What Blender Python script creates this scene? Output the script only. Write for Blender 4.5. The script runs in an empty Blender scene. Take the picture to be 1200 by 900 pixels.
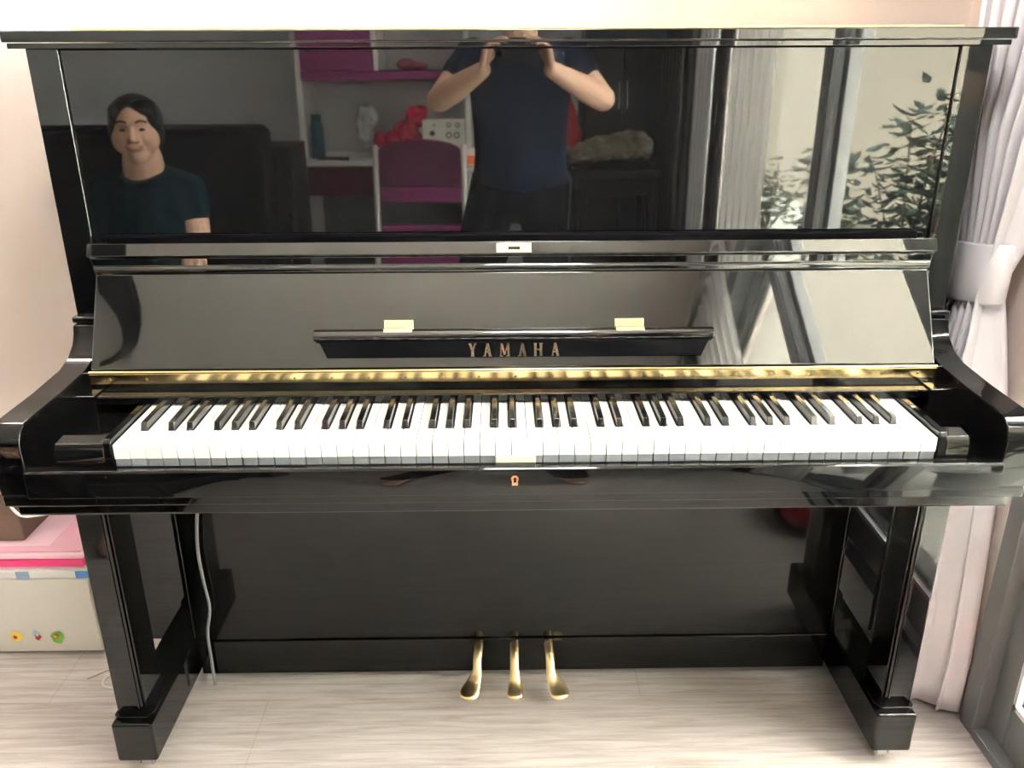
import bpy, bmesh, math, random
from mathutils import Vector, Matrix
random.seed(7)
S = bpy.context.scene
COL = S.collection
PI = math.pi

# ------------------------------------------------------------------ materials
def node_mat(name):
    m = bpy.data.materials.new(name); m.use_nodes = True
    nt = m.node_tree
    return m, nt, nt.nodes['Principled BSDF']
def mat(name, col, rough=.5, metal=0., ior=None, noise=0., scale=8., bump=0., bscale=40., **kw):
    m, nt, b = node_mat(name)
    b.inputs['Base Color'].default_value = (*col, 1)
    b.inputs['Roughness'].default_value = rough
    b.inputs['Metallic'].default_value = metal
    if ior: b.inputs['IOR'].default_value = ior
    for k, v in kw.items(): b.inputs[k.replace('_', ' ')].default_value = v
    tc = nt.nodes.new('ShaderNodeTexCoord')
    if noise:
        n = nt.nodes.new('ShaderNodeTexNoise'); n.inputs['Scale'].default_value = scale; n.inputs['Detail'].default_value = 4
        nt.links.new(tc.outputs['Object'], n.inputs['Vector'])
        mx = nt.nodes.new('ShaderNodeMix'); mx.data_type = 'RGBA'
        mx.inputs[6].default_value = (*[c * (1 - noise) for c in col], 1)
        mx.inputs[7].default_value = (*[min(1, c * (1 + noise)) for c in col], 1)
        nt.links.new(n.outputs['Fac'], mx.inputs[0]); nt.links.new(mx.outputs[2], b.inputs['Base Color'])
    if bump:
        n = nt.nodes.new('ShaderNodeTexNoise'); n.inputs['Scale'].default_value = bscale; n.inputs['Detail'].default_value = 2
        nt.links.new(tc.outputs['Object'], n.inputs['Vector'])
        bp = nt.nodes.new('ShaderNodeBump'); bp.inputs['Strength'].default_value = bump; bp.inputs['Distance'].default_value = .01
        nt.links.new(n.outputs['Fac'], bp.inputs['Height']); nt.links.new(bp.outputs['Normal'], b.inputs['Normal'])
    return m
def emis(name, col, s):
    m, nt, b = node_mat(name)
    b.inputs['Base Color'].default_value = (*col, 1)
    b.inputs['Emission Color'].default_value = (*col, 1); b.inputs['Emission Strength'].default_value = s
    return m
LACQ = mat('black_lacquer', (.004, .004, .0045), .025, ior=2.0)
LACQ2 = mat('black_lacquer_worn', (.003, .003, .003), .06, ior=1.5)
LACQB = mat('black_lacquer_base', (.003, .003, .0032), .03, ior=1.44)
def streaky():
    m, nt, b = node_mat('black_lacquer_lower_panel')
    tc = nt.nodes.new('ShaderNodeTexCoord'); mp = nt.nodes.new('ShaderNodeMapping'); mp.inputs['Scale'].default_value = (1.2, 1, 26)
    n = nt.nodes.new('ShaderNodeTexNoise'); n.inputs['Scale'].default_value = 3; n.inputs['Detail'].default_value = 5
    r = nt.nodes.new('ShaderNodeMapRange'); r.inputs['To Min'].default_value = .02; r.inputs['To Max'].default_value = .085
    nt.links.new(tc.outputs['Object'], mp.inputs[0]); nt.links.new(mp.outputs[0], n.inputs['Vector'])
    nt.links.new(n.outputs['Fac'], r.inputs[0]); nt.links.new(r.outputs[0], b.inputs['Roughness'])
    b.inputs['Base Color'].default_value = (.003, .003, .0031, 1); b.inputs['IOR'].default_value = 1.38
    return m
LACQ3 = streaky()
BRASS = mat('polished_brass', (.97, .76, .40), .16, 1.)
BRASSP = mat('pale_brass', (.93, .78, .5), .22, 1.)
LETTER = mat('bronze_letters', (.62, .5, .34), .25, 1.)
COPPER = mat('copper_lock', (.75, .36, .2), .25, 1.)
STEEL = mat('steel', (.6, .6, .6), .25, 1.)
IVORY = mat('white_key_plastic', (.86, .86, .84), .16)
KEYGREY = mat('grey_key_band', (.2, .215, .235), .5)  # flat grey for the lower part of each white key
EBONY = mat('black_key_plastic', (.012, .011, .011), .12, ior=1.9)
FELT = mat('dark_felt', (.02, .015, .014), .95)
WALLM = mat('beige_wall_paint', (.78, .67, .61), .8, noise=.03, scale=2, bump=.05, bscale=120)
WALLG = mat('grey_wall_paint', (.55, .565, .57), .85, noise=.03, scale=2)
CEILM = mat('ceiling_paint', (.92, .88, .83), .9)
ALU = mat('grey_aluminium', (.2, .205, .205), .35, .3)
ALUD = mat('dark_gasket', (.03, .03, .032), .5)
ALUP = mat('pale_gasket', (.75, .76, .76), .4)
CURT = mat('lavender_curtain', (.88, .86, .90), .8, noise=.04, scale=30, bump=.1, bscale=500)
WHITE = mat('white_laminate', (.8, .79, .76), .35)
SKIN = mat('skin', (.62, .38, .27), .5, noise=.06, scale=12)
HAIR = mat('black_hair', (.012, .01, .009), .45, bump=.6, bscale=60)
NAVY = mat('navy_cotton', (.011, .016, .032), .9, Specular_IOR_Level=.08, noise=.2, scale=14, bump=.3, bscale=9)
TEAL = mat('dark_teal_cotton', (.004, .018, .024), .9, Specular_IOR_Level=.08, noise=.2, scale=10, bump=.3, bscale=9)
PANTS = mat('black_trousers', (.004, .004, .005), .9, Specular_IOR_Level=.08)
SOFA = mat('charcoal_upholstery', (.005, .005, .0052), .9, Specular_IOR_Level=.08, noise=.3, scale=20)
PINK = mat('magenta_laminate', (.25, .035, .15), .4)
PINKD = mat('maroon_laminate', (.10, .012, .03), .45)
DARKW = mat('dark_brown_wood', (.010, .008, .006), .45, noise=.3, scale=6)

def floor_mat():
    m, nt, b = node_mat('oak_laminate')
    N = nt.nodes.new; L = nt.links.new
    tc = N('ShaderNodeTexCoord')
    br = N('ShaderNodeTexBrick'); br.inputs['Scale'].default_value = 1; br.offset = .37
    br.inputs['Brick Width'].default_value = 1.25; br.inputs['Row Height'].default_value = .19
    br.inputs['Mortar Size'].default_value = .0011; br.inputs['Mortar Smooth'].default_value = .3
    br.inputs['Color1'].default_value = (.49, .45, .43, 1); br.inputs['Color2'].default_value = (.545, .505, .485, 1)
    br.inputs['Mortar'].default_value = (.42, .36, .32, 1)
    mpb = N('ShaderNodeMapping'); mpb.inputs['Location'].default_value = (.52, .10, 0)
    L(tc.outputs['Object'], mpb.inputs[0]); L(mpb.outputs[0], br.inputs['Vector'])
    mp = N('ShaderNodeMapping'); mp.inputs['Scale'].default_value = (1.6, 26, 1)
    n = N('ShaderNodeTexNoise'); n.inputs['Scale'].default_value = 3; n.inputs['Detail'].default_value = 8; n.inputs['Roughness'].default_value = .65
    n.inputs['Distortion'].default_value = .6
    L(tc.outputs['Object'], mp.inputs[0]); L(mp.outputs[0], n.inputs['Vector'])
    cr = N('ShaderNodeValToRGB'); cr.color_ramp.elements[0].position = .3; cr.color_ramp.elements[0].color = (.70, .64, .60, 1)
    cr.color_ramp.elements[1].position = .62; cr.color_ramp.elements[1].color = (1.1, 1.1, 1.1, 1)
    L(n.outputs['Fac'], cr.inputs[0])
    mx = N('ShaderNodeMix'); mx.data_type = 'RGBA'; mx.blend_type = 'MULTIPLY'; mx.inputs[0].default_value = 1
    L(br.outputs['Color'], mx.inputs[6]); L(cr.outputs[0], mx.inputs[7]); L(mx.outputs[2], b.inputs['Base Color'])
    b.inputs['Roughness'].default_value = .42
    return m
FLOORM = floor_mat()

# ------------------------------------------------------------------ helpers
def link(o, parent=None):
    COL.objects.link(o)
    if parent: o.parent = parent
    return o
def tag(o, label=None, cat=None, group=None, kind=None):
    if label: o['label'] = label
    if cat: o['category'] = cat
    if group: o['group'] = group
    if kind: o['kind'] = kind
    return o
def empty(name, loc, label, cat, group=None, rz=0):
    o = bpy.data.objects.new(name, None); o.empty_display_size = .05
    o.location = loc; o.rotation_euler = (0, 0, rz); link(o)
    return tag(o, label, cat, group)
def obj(name, bm, m, parent=None, bevel=0, seg=2, smooth=None):
    me = bpy.data.meshes.new(name)
    bmesh.ops.recalc_face_normals(bm, faces=bm.faces)
    bm.to_mesh(me); bm.free()
    for k in (m if isinstance(m, (list, tuple)) else [m]): me.materials.append(k)
    o = bpy.data.objects.new(name, me); link(o)
    if parent:
        o.parent = parent
        if parent.parent: off = parent.matrix_basis.translation + parent.parent.matrix_basis.translation
        else: off = parent.matrix_basis.translation
        if parent.type == 'EMPTY': me.transform(parent.matrix_basis.inverted())
        elif parent.parent is not None and parent.parent.type == 'EMPTY': me.transform(parent.parent.matrix_basis.inverted())
    if smooth is None and bevel: smooth = 35
    if smooth:
        me.polygons.foreach_set('use_smooth', [True] * len(me.polygons))
        me.set_sharp_from_angle(angle=math.radians(smooth))
    if bevel:
        b = o.modifiers.new('b', 'BEVEL'); b.width = bevel; b.segments = seg; b.limit_method = 'ANGLE'; b.angle_limit = math.radians(38)
        b.harden_normals = True
    return o
def B(): return bmesh.new()
def box(bm, x0, x1, y0, y1, z0, z1, mi=0):
    vs = [bm.verts.new((x, y, z)) for x in (x0, x1) for y in (y0, y1) for z in (z0, z1)]
    for f in ((0, 1, 3, 2), (4, 6, 7, 5), (0, 4, 5, 1), (2, 3, 7, 6), (0, 2, 6, 4), (1, 5, 7, 3)):
        bm.faces.new([vs[i] for i in f]).material_index = mi
    return vs
def boxo(name, x0, x1, y0, y1, z0, z1, m, parent=None, bevel=.0015, seg=2):
    bm = B(); box(bm, x0, x1, y0, y1, z0, z1); return obj(name, bm, m, parent, bevel, seg)
def prism_x(bm, prof, x0, x1, mi=0, x0b=None, x1b=None):
    """prof: list of (y,z) closed; extrude along x"""
    a = [bm.verts.new((x0, y, z)) for y, z in prof]; b = [bm.verts.new((x1, y, z)) for y, z in prof]
    n = len(prof)
    for i in range(n):
        bm.faces.new((a[i], a[(i + 1) % n], b[(i + 1) % n], b[i])).material_index = mi
    bm.faces.new(a[::-1]).material_index = mi; bm.faces.new(b).material_index = mi
    return a, b
def prism_z(bm, prof, z0, z1, mi=0):
    a = [bm.verts.new((x, y, z0)) for x, y in prof]; b = [bm.verts.new((x, y, z1)) for x, y in prof]
    n = len(prof)
    for i in range(n): bm.faces.new((a[i], a[(i + 1) % n], b[(i + 1) % n], b[i])).material_index = mi
    bm.faces.new(a[::-1]).material_index = mi; bm.faces.new(b).material_index = mi
def prism_y(bm, prof, y0, y1, mi=0):
    a = [bm.verts.new((x, y0, z)) for x, z in prof]; b = [bm.verts.new((x, y1, z)) for x, z in prof]
    n = len(prof)
    for i in range(n): bm.faces.new((a[i], a[(i + 1) % n], b[(i + 1) % n], b[i])).material_index = mi
    bm.faces.new(a[::-1]).material_index = mi; bm.faces.new(b).material_index = mi
def frame_of(d):
    d = d.normalized(); u = d.cross(Vector((0, 0, 1)))
    if u.length < 1e-4: u = Vector((1, 0, 0))
    u.normalize(); return u, d.cross(u).normalized()
def tube(bm, pts, r, n=10, mi=0, cap=True, flat=1.):
    pts = [Vector(p) for p in pts]; rs = r if isinstance(r, (list, tuple)) else [r] * len(pts)
    rings = []; up = None
    for i, p in enumerate(pts):
        d = (pts[min(i + 1, len(pts) - 1)] - pts[max(i - 1, 0)])
        if up is None: u, v = frame_of(d)
        else:
            dn = d.normalized(); u = (up - dn * up.dot(dn)).normalized(); v = dn.cross(u).normalized()
        up = u
        rings.append([bm.verts.new(p + (u * math.cos(2 * PI * k / n) + v * math.sin(2 * PI * k / n) * flat) * rs[i]) for k in range(n)])
    for a, b in zip(rings, rings[1:]):
        for k in range(n): bm.faces.new((a[k], a[(k + 1) % n], b[(k + 1) % n], b[k])).material_index = mi
    if cap:
        bm.faces.new(rings[0][::-1]).material_index = mi; bm.faces.new(rings[-1]).material_index = mi
    return rings
def smoothpts(pts, n=8):
    P = [Vector(p) for p in pts]; out = []
    for i in range(len(P) - 1):
        a, b, c, d = P[max(i - 1, 0)], P[i], P[i + 1], P[min(i + 2, len(P) - 1)]
        for k in range(n):
            t = k / n
            out.append(.5 * ((2 * b) + (c - a) * t + (2 * a - 5 * b + 4 * c - d) * t * t + (3 * b - a - 3 * c + d) * t ** 3))
    out.append(P[-1]); return out
def capsule(bm, a, b, ra, rb, n=16):
    a = Vector(a); b = Vector(b); d = b - a
    if d.length < 1e-6: d = Vector((0, 0, 1e-4)); b = a + d
    dn = d.normalized(); pts = []; rs = []
    for k in range(5):
        t = PI / 2 * (1 - k / 4); pts.append(a - dn * ra * math.sin(t)); rs.append(max(ra * math.cos(t), ra * .05))
    for k in range(5):
        t = PI / 2 * k / 4; pts.append(b + dn * rb * math.sin(t)); rs.append(max(rb * math.cos(t), rb * .05))
    tube(bm, pts, rs, n)
def ell(bm, c, r, rot=None, u=20, v=12):
    M = Matrix.Translation(Vector(c)) @ (rot.to_4x4() if rot else Matrix.Identity(4)) @ Matrix.Diagonal((*r, 1))
    bmesh.ops.create_uvsphere(bm, u_segments=u, v_segments=v, radius=1, matrix=M)
def blob(name, bm, m, parent, voxel=.006, it=6):
    o = obj(name, bm, m, parent)
    r = o.modifiers.new('r', 'REMESH'); r.mode = 'VOXEL'; r.voxel_size = voxel; r.use_smooth_shade = True
    s = o.modifiers.new('s', 'SMOOTH'); s.iterations = it; s.factor = .5
    return o
def crumple(o, strength, size):
    t = bpy.data.textures.new('crumple', 'CLOUDS'); t.noise_scale = size; t.noise_depth = 3
    d = o.modifiers.new('d', 'DISPLACE'); d.texture = t; d.strength = strength; d.mid_level = .5; d.texture_coords = 'GLOBAL'
    return o
def struct(o): o['kind'] = 'structure'; return o

# ------------------------------------------------------------------ the room
XR = .92; XL = -2.7; YB = .68; YF = -3.3; ZC = 2.6
struct(boxo('floor', XL - .1, XR + .0, YF - .1, YB + .1, -.08, 0, FLOORM, None, 0))
struct(boxo('ceiling', XL - .1, XR + .22, YF - .1, YB + .1, ZC, ZC + .15, CEILM, None, 0))
struct(boxo('wall_back', XL - .1, XR + .22, YB, YB + .12, 0, ZC, WALLM, None, 0))
struct(boxo('wall_left', XL - .12, XL, YF - .1, YB, 0, ZC, WALLG, None, 0))
struct(boxo('wall_front', XL, XR + .2, YF - .12, YF, 0, ZC, WALLG, None, 0))
bm = B()
box(bm, XR, XR + .2, .2, YB, 0, ZC)                     # pier beside the piano
box(bm, XR, XR + .2, YF, -2.62, 0, ZC)
box(bm, XR, XR + .2, -2.62, .2, 2.3, ZC)
struct(obj('wall_right', bm, WALLM))
struct(boxo('baseboard_back', XL, XR, YB - .014, YB, 0, .08, WHITE, None, .002))
# sliding balcony door: frame, fixed and sliding leaves
bm = B()
box(bm, XR - .012, XR + .14, .155, .2, 0, 2.3); box(bm, XR - .012, XR + .14, -2.62, -2.55, 0, 2.3)
box(bm, XR - .012, XR + .14, -2.62, .2, 2.22, 2.3)
box(bm, XR - .012, XR + .2, -2.55, .155, -.03, .02)
for xx in (.03, .075): box(bm, XR + xx, XR + xx + .008, -2.55, .155, .02, .034)
fr = struct(obj('window_1', bm, ALU, None, .002))
def leaf(n, y0, y1, x):
    bm = B(); w = .056 if n == 2 else .075
    box(bm, x, x + .04, y1 - w, y1, .02, 2.22); box(bm, x, x + .04, y0, y0 + w, .02, 2.22)
    box(bm, x, x + .04, y0 + w, y1 - w, .02, .12); box(bm, x, x + .04, y0 + w, y1 - w, 2.15, 2.22)
    o = struct(obj('window_%d' % n, bm, ALU, None, .003))
    bm = B()
    for (a, b, c, d) in ((y0 + w, y0 + w + .008, .128, 2.142),) + (() if n == 2 else ((y1 - w - .008, y1 - w, .128, 2.142),)):
        box(bm, x + .004, x + .036, a, b, c, d)
    box(bm, x + .004, x + .036, y0 + w, y1 - w, .12, .128); box(bm, x + .004, x + .036, y0 + w, y1 - w, 2.142, 2.15)
    obj('gasket', bm, ALUD, o)
    if n == 2:
        bm = B(); box(bm, x - .001, x + .010, y1 - w - .009, y1 - w, .12, 2.142); box(bm, x - .001, x + .010, y1 - .5, y1 - w, .12, .131); obj('pale_bead', bm, ALUP, o)
    m = bpy.data.materials.get('window_glass')
    if not m:
        m, nt, b = node_mat('window_glass'); nt.nodes.remove(b)
        t = nt.nodes.new('ShaderNodeBsdfTransparent'); t.inputs[0].default_value = (.93, .96, .95, 1)
        g = nt.nodes.new('ShaderNodeBsdfGlossy'); g.inputs['Roughness'].default_value = .01
        f = nt.nodes.new('ShaderNodeFresnel'); f.inputs[0].default_value = 1.45
        mx = nt.nodes.new('ShaderNodeMixShader')
        ge = nt.nodes.new('ShaderNodeNewGeometry'); mm = nt.nodes.new('ShaderNodeMath'); mm.operation = 'SUBTRACT'; mm.inputs[0].default_value = 1; mm.use_clamp = True
        ml = nt.nodes.new('ShaderNodeMath'); ml.operation = 'MULTIPLY'
        nt.links.new(ge.outputs['Backfacing'], mm.inputs[1]); nt.links.new(mm.outputs[0], ml.inputs[0]); nt.links.new(f.outputs[0], ml.inputs[1])
        nt.links.new(ml.outputs[0], mx.inputs[0]); nt.links.new(t.outputs[0], mx.inputs[1]); nt.links.new(g.outputs[0], mx.inputs[2])
        nt.links.new(mx.outputs[0], nt.nodes['Material Output'].inputs[0])
    bm = B(); box(bm, x + .016, x + .022, y0 + w + .004, y1 - w - .004, .124, 2.146); obj('glass_pane', bm, m, o)
leaf(2, -.93, .155, XR + .015); leaf(3, -1.98, -.85, XR + .06); leaf(4, -2.55, -1.86, XR + .015)
# outside
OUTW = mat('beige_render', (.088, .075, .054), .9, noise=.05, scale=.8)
TILE = mat('balcony_tile', (.8, .78, .74), .6, noise=.06, scale=5)
struct(boxo('floor_balcony', XR, 2.2, -2.6, 4, -.12, -.02, TILE, None, 0))
struct(boxo('ground', XR, 3.3, -13, -2.6, -.12, -.02, mat('mossy_ground', (.07, .075, .06), .9, noise=.4, scale=4), None, 0))
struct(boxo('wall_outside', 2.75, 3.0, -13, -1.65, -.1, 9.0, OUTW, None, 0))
struct(boxo('wall_bounce', 2.15, 2.75, -1.65, 4, -.1, 5.0, mat('white_bounce_wall', (.82, .80, .76), .9), None, 0))  # added unseen bright wall, bounces sunlight through the door

struct(boxo('trim_1', 1.08, 1.12, -.40, -.14, -.02, 2.4, ALU, None, .003))   # added unseen dark panel, darkens the right end of the piano's reflections

# ------------------------------------------------------------------ piano
PN = empty('upright_piano', (0, .3, 0), 'glossy black upright piano with open fallboard, brass pedals and hinge', 'piano')
def sym(fn):
    for s in (-1, 1): fn(s)
def sbox(name, s, x0, x1, y0, y1, z0, z1, m=LACQ, parent=PN, bevel=.002, seg=2):
    a, b = sorted((s * x0, s * x1)); return boxo(name, a, b, y0, y1, z0, z1, m, parent, bevel, seg)
YS = .2845; YP = .29
for s in (-1, 1):
    bm = B(); a, b = sorted((s * .715, s * .7655)); box(bm, a, b, YS, .655, .83, 1.283)
    obj('upper_side_post', bm, LACQ, PN, .0018, 3)
    bm = B(); a, b = sorted((s * .705, s * .771)); box(bm, a, b, .272, .31, .836, .848)
    obj('post_moulding', bm, LACQ, PN, .004, 3)
    # arm: profile swept across its width
    pf = [(-.034, .662), (-.037, .742), (-.033, .756), (-.024, .767), (-.01, .7725), (.10, .7745), (.19, .780), (.225, .790),
          (.248, .806), (.258, .822), (.262, .836), (.60, .836), (.60, .662)]
    bm = B(); a, b = sorted((s * .7195, s * .7655)); prism_x(bm, pf, a, b); obj('arm', bm, LACQB, PN, .0025, 3)
    # lower case
    sbox('lower_side_post', s, .6745, .7655, .332, .655, .12, .609, LACQB)
    sbox('leg', s, .697, .7455, .110, .196, .124, .609, LACQB, bevel=.003)
    lg = COL.objects[-1]
    bm = B()
    for k in range(3):
        a, b = sorted((s * (.6925 + k * .0045), s * (.6960 + k * .0045))); box(bm, a, b, .1075 + (2 - k) * .004, .19, .13, .606)
    obj('fluting', bm, LACQB, lg, .0008)
    sbox('toe_block', s, .6745, .7495, .083, .60, .033, .121, LACQB, bevel=.006, seg=3)
    tb = COL.objects[-1]
    bm = B(); pr = [(s * x, y) for x, y in ((.686, .098), (.742, .098), (.7495, .106), (.7495, .21), (.686, .21), (.679, .16), (.679, .115))]
    prism_z(bm, pr, .120, .126); obj('leg_plinth', bm, LACQB, PN, .0015)
    for yy in (.108, .56):
        bm = B()
        M = Matrix.Translation((s * .705, yy + .008, .0165)) @ Matrix.Rotation(PI / 2, 4, 'Y')
        bmesh.ops.create_cone(bm, cap_ends=True, segments=24, radius1=.0165, radius2=.0165, depth=.02, matrix=M)
        c = obj('caster', bm, STEEL, tb, .002)
        bm = B(); box(bm, s * .705 - .014, s * .705 - .011, yy - .008, yy + .02, .012, .034); box(bm, s * .705 + .011, s * .705 + .014, yy - .008, yy + .02, .012, .034)
        box(bm, s * .705 - .016, s * .705 + .016, yy - .012, yy + .022, .031, .0335)
        obj('fork', bm, STEEL, PN)
bm = B(); box(bm, -.7145, .7145, YP, YP + .02, .90, 1.281); obj('upper_front_panel', bm, LACQ, PN, .0012, 2)
bm = B(); box(bm, -.690, .692, .2765, .2895, .930, .9890); obj('panel_ledge', bm, mat('satin_black_ledge', (.002, .002, .003), .5, ior=1.3, Specular_IOR_Level=.1), PN, .005, 4)
bm = B(); box(bm, -.786, .786, .257, .67, 1.2915, 1.3085); obj('lid', bm, LACQ, PN, .002, 2)
bm = B(); box(bm, -.781, .781, .262, .66, 1.2825, 1.2905); obj('lid_moulding', bm, LACQ, PN, .001, 2)
bm = B(); box(bm, -.72, .72, .60, .655, .05, 1.282); obj('back_frame', bm, DARKW, PN)
# keybed, slip, nameboard
pf = [(0, .612), (0, .6385), (.004, .643), (.42, .643), (.42, .6085), (.004, .6085)]
bm = B(); prism_x(bm, pf, -.7673, .7673); obj('keybed', bm, LACQB, PN, .0035, 3)
bm = B(); box(bm, -.7655, .7655, -.033, .42, .6435, .662); obj('keybed_rail', bm, LACQB, PN, .003, 3)
pf = [(-.046, .664), (-.0475, .69), (-.046, .705), (-.043, .7075), (-.026, .7075), (-.024, .664)]
bm = B(); prism_x(bm, pf, -.7185, .7185); slip = obj('key_slip', bm, LACQB, PN, .001, 2)
bm = B(); box(bm, -.7195, .7195, -.02, .34, .661, .69); obj('key_frame', bm, LACQ2, PN)
# keyhole escutcheon
bm = B()
out = [( .0055 * math.cos(t), .0055 * math.sin(t) + .003) for t in [math.radians(a) for a in range(-40, 221, 20)]] + [(-.0045, -.008), (.0045, -.008)]
inn = [(x * .45, (z - .002) * .5 + .002) for x, z in out]
n = len(out); vo = [bm.verts.new((x - .003, -.0495, z + .689)) for x, z in out]; vi = [bm.verts.new((x - .003, -.0495, z + .689)) for x, z in inn]
for i in range(n): bm.faces.new((vo[i], vo[(i + 1) % n], vi[(i + 1) % n], vi[i]))
r = bmesh.ops.extrude_face_region(bm, geom=bm.faces[:]); bmesh.ops.translate(bm, vec=(0, .003, 0), verts=[v for v in r['geom'] if isinstance(v, bmesh.types.BMVert)])
obj('keyhole_escutcheon', bm, COPPER, slip)
bm = B(); box(bm, -.0315, .0285, -.0262, -.0228, .704, .7175); obj('lock_plate', bm, mat('cream_lacquered_brass', (.9, .86, .72), .3, .3), slip, .0015)
# nameboard rail in front of the hinge
pf = [(.1295, .7415), (.1295, .7530), (.1310, .7550), (.1715, .7550), (.1715, .7415)]
bm = B(); prism_x(bm, pf, -.680, .680); obj('nameboard_rail', bm, LACQB, PN, .0008)
bm = B(); box(bm, -.7195, .7195, .1715, .178, .735, .781); obj('nameboard', bm, LACQ, PN, .001)
bm = B(); box(bm, -.62, .64, .1505, .158, .7385, .7413); obj('key_felt', bm, FELT, PN)
# keys
KX = .0159; K0 = KX - .611; W = .0235; YK = -.020; ZK = .7383; YE = .150
white = []; pat = 'AB' + 'CDEFGAB' * 7 + 'C'
blk_after = set('CDFGA'); boff = {'C': -.0022, 'D': .0022, 'F': -.003, 'G': 0, 'A': .003}
blacks = []
for i, c in enumerate(pat[:52]):
    if c in blk_after and i < 51: blacks.append((i, K0 + (i + 1) * W + boff[c]))
bpos = dict(blacks); BW = .0058
for i, c in enumerate(pat[:52]):
    x0 = K0 + i * W + .0005; x1 = K0 + (i + 1) * W - .0005
    l = bpos[i - 1] + BW + .0011 if (i - 1) in bpos else x0
    r = bpos[i] - BW - .0011 if i in bpos else x1
    yb = YK + .0505
    pr = [(x0, YK), (x1, YK)]
    if r < x1: pr += [(x1, yb), (r, yb)]
    pr += [(r, YE), (l, YE)]
    if l > x0: pr += [(l, yb), (x0, yb)]
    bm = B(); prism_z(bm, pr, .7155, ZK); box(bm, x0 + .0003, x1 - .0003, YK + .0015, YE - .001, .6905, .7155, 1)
    o = obj('white_key', bm, [IVORY, KEYGREY], PN, .0007, 2)
for i, xc in blacks:
    bm = B(); zb = .728; zt = ZK + .0118; y0 = YK + .050
    a = [(xc - .0056, y0, zb), (xc + .0056, y0, zb), (xc + .0056, YE, zb), (xc - .0056, YE, zb)]
    b = [(xc - .0044, y0 + .0075, zt), (xc + .0044, y0 + .0075, zt), (xc + .0044, YE, zt + .0005), (xc - .0044, YE, zt + .0005)]
    va = [bm.verts.new(p) for p in a]; vb = [bm.verts.new(p) for p in b]
    bm.faces.new(va[::-1]); bm.faces.new(vb)
    for k in range(4): bm.faces.new((va[k], va[(k + 1) % 4], vb[(k + 1) % 4], vb[k]))
    obj('black_key', bm, EBONY, PN, .0012, 3)
# cheek blocks and rims beside the keys
for s, xi, xo in ((-1, K0 - .0015, -.681), (1, K0 + 52 * W + .0015, .676)):
    a, b = sorted((xi - s * 0, xo))
    pf = [(-.021, .691), (-.021, .730), (-.016, .739), (.012, .7415), (.030, .725), (.15, .722), (.15, .691)]
    xi2 = xi + s * .012; a, b = sorted((xi2, xo))
    bm = B(); prism_x(bm, pf, a, b); ck = obj('cheek_block', bm, LACQB, PN, .0015)
    pf = [(-.0215, .691), (-.0215, .741), (-.017, .7465), (.149, .7465), (.149, .691)]
    a, b = sorted((xi, xi + s * .0115))
    bm = B(); prism_x(bm, pf, a, b); obj('key_rim', bm, LACQB, PN, .0012)
    sx = s * .702
    bm = B(); bmesh.ops.create_cone(bm, cap_ends=True, segments=20, radius1=.006, radius2=.0045, depth=.003, matrix=Matrix.Translation((sx, .0, .6915)))
    obj('cheek_screw', bm, STEEL, PN)
    sbox('side_filler', s, .6815, .719, .125, .172, .691, .758, bevel=.002)
# fallboard
FA = Vector((0, .176, .783)); FB = Vector((0, .2545, .9285)); fd = (FB - FA).normalized(); fn = Vector((0, -fd.z, fd.y))
FXL, FXR = -.7055, .7085
def fb(u, w, x=0):
    p = FA + fd * u + fn * w; return (x, p.y, p.z)
def fprism(bm, prof, x0, x1): return prism_x(bm, [fb(u, w)[1:] for u, w in prof], x0, x1)
Lf = (FB - FA).length
bm = B(); fprism(bm, [(0, 0), (0, -.018), (Lf, -.018), (Lf, 0)], FXL, FXR); FBD = obj('fallboard', bm, LACQ, PN, .003, 3)
# the folding lip on top: deep roll with a wider top plate
pf = [(.2555, .9285), (.2545, .9335), (.2560, .9385), (.2585, .9410), (.2588, .9535), (.2560, .9570), (.2500, .9580), (.2494, .9600), (.2592, .9788), (.2710, .9790), (.2710, .9285)]
bm = B(); a, b = prism_x(bm, pf, -.7135, .7165)
for vs, s in ((a, 1), (b, -1)):
    for v in vs:
        if v.co.z < .956: v.co.x += s * (.956 - v.co.z) / .0275 * .008
lip = obj('fallboard_lip', bm, LACQ, PN, .001, 2)
bm = B(); box(bm, -.0285, .0305, -.0078, .0085, -.0010, .0010); 
ang = math.atan2(.9765 - .9600, .2580 - .2494)
bmesh.ops.transform(bm, matrix=Matrix.Translation((0, .2537, .9682)) @ Matrix.Rotation(ang, 4, 'X'), verts=bm.verts)
obj('strike_plate', bm, BRASSP, lip, .0006)
bm = B(); box(bm, -.0085, .0115, -.0025, .0025, .0012, .0016); bmesh.ops.transform(bm, matrix=Matrix.Translation((0, .2537, .9682)) @ Matrix.Rotation(ang, 4, 'X'), verts=bm.verts)
obj('strike_slot', bm, FELT, lip)
# music shelf on the fallboard
uS = .0560
bm = B()
fprism(bm, [(uS - .009, 0), (uS - .011, .008), (uS - .0095, .0135), (uS - .004, .0165), (uS + .003, .0160), (uS + .008, .012), (uS + .010, .006), (uS + .010, 0)], -.3335, .3345)
shelf = obj('music_shelf', bm, LACQ, FBD, .002, 3)
bm = B()
prof = [(.1885, .8270), (.199, .8270), (.1850, .8000), (.1822, .8000)]
a, b = prism_x(bm, prof, -.3255, .3265)
for vs, s in ((a, 1), (b, -1)):
    for v in vs:
        if v.co.z < .81: v.co.x += s * .013
board = obj('name_board_strip', bm, mat('satin_black', (.003, .003, .004), .5, ior=1.3, Specular_IOR_Level=.08), FBD, .0006)
yt, zt = prof[0]; yb_, zb_ = prof[3]
def lp(x, t, off=.0006): # point on the strip's face, t 0 bottom..1 top
    y = yb_ + (yt - yb_) * t; z = zb_ + (zt - zb_) * t
    return Vector((x, y - off, z))
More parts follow.
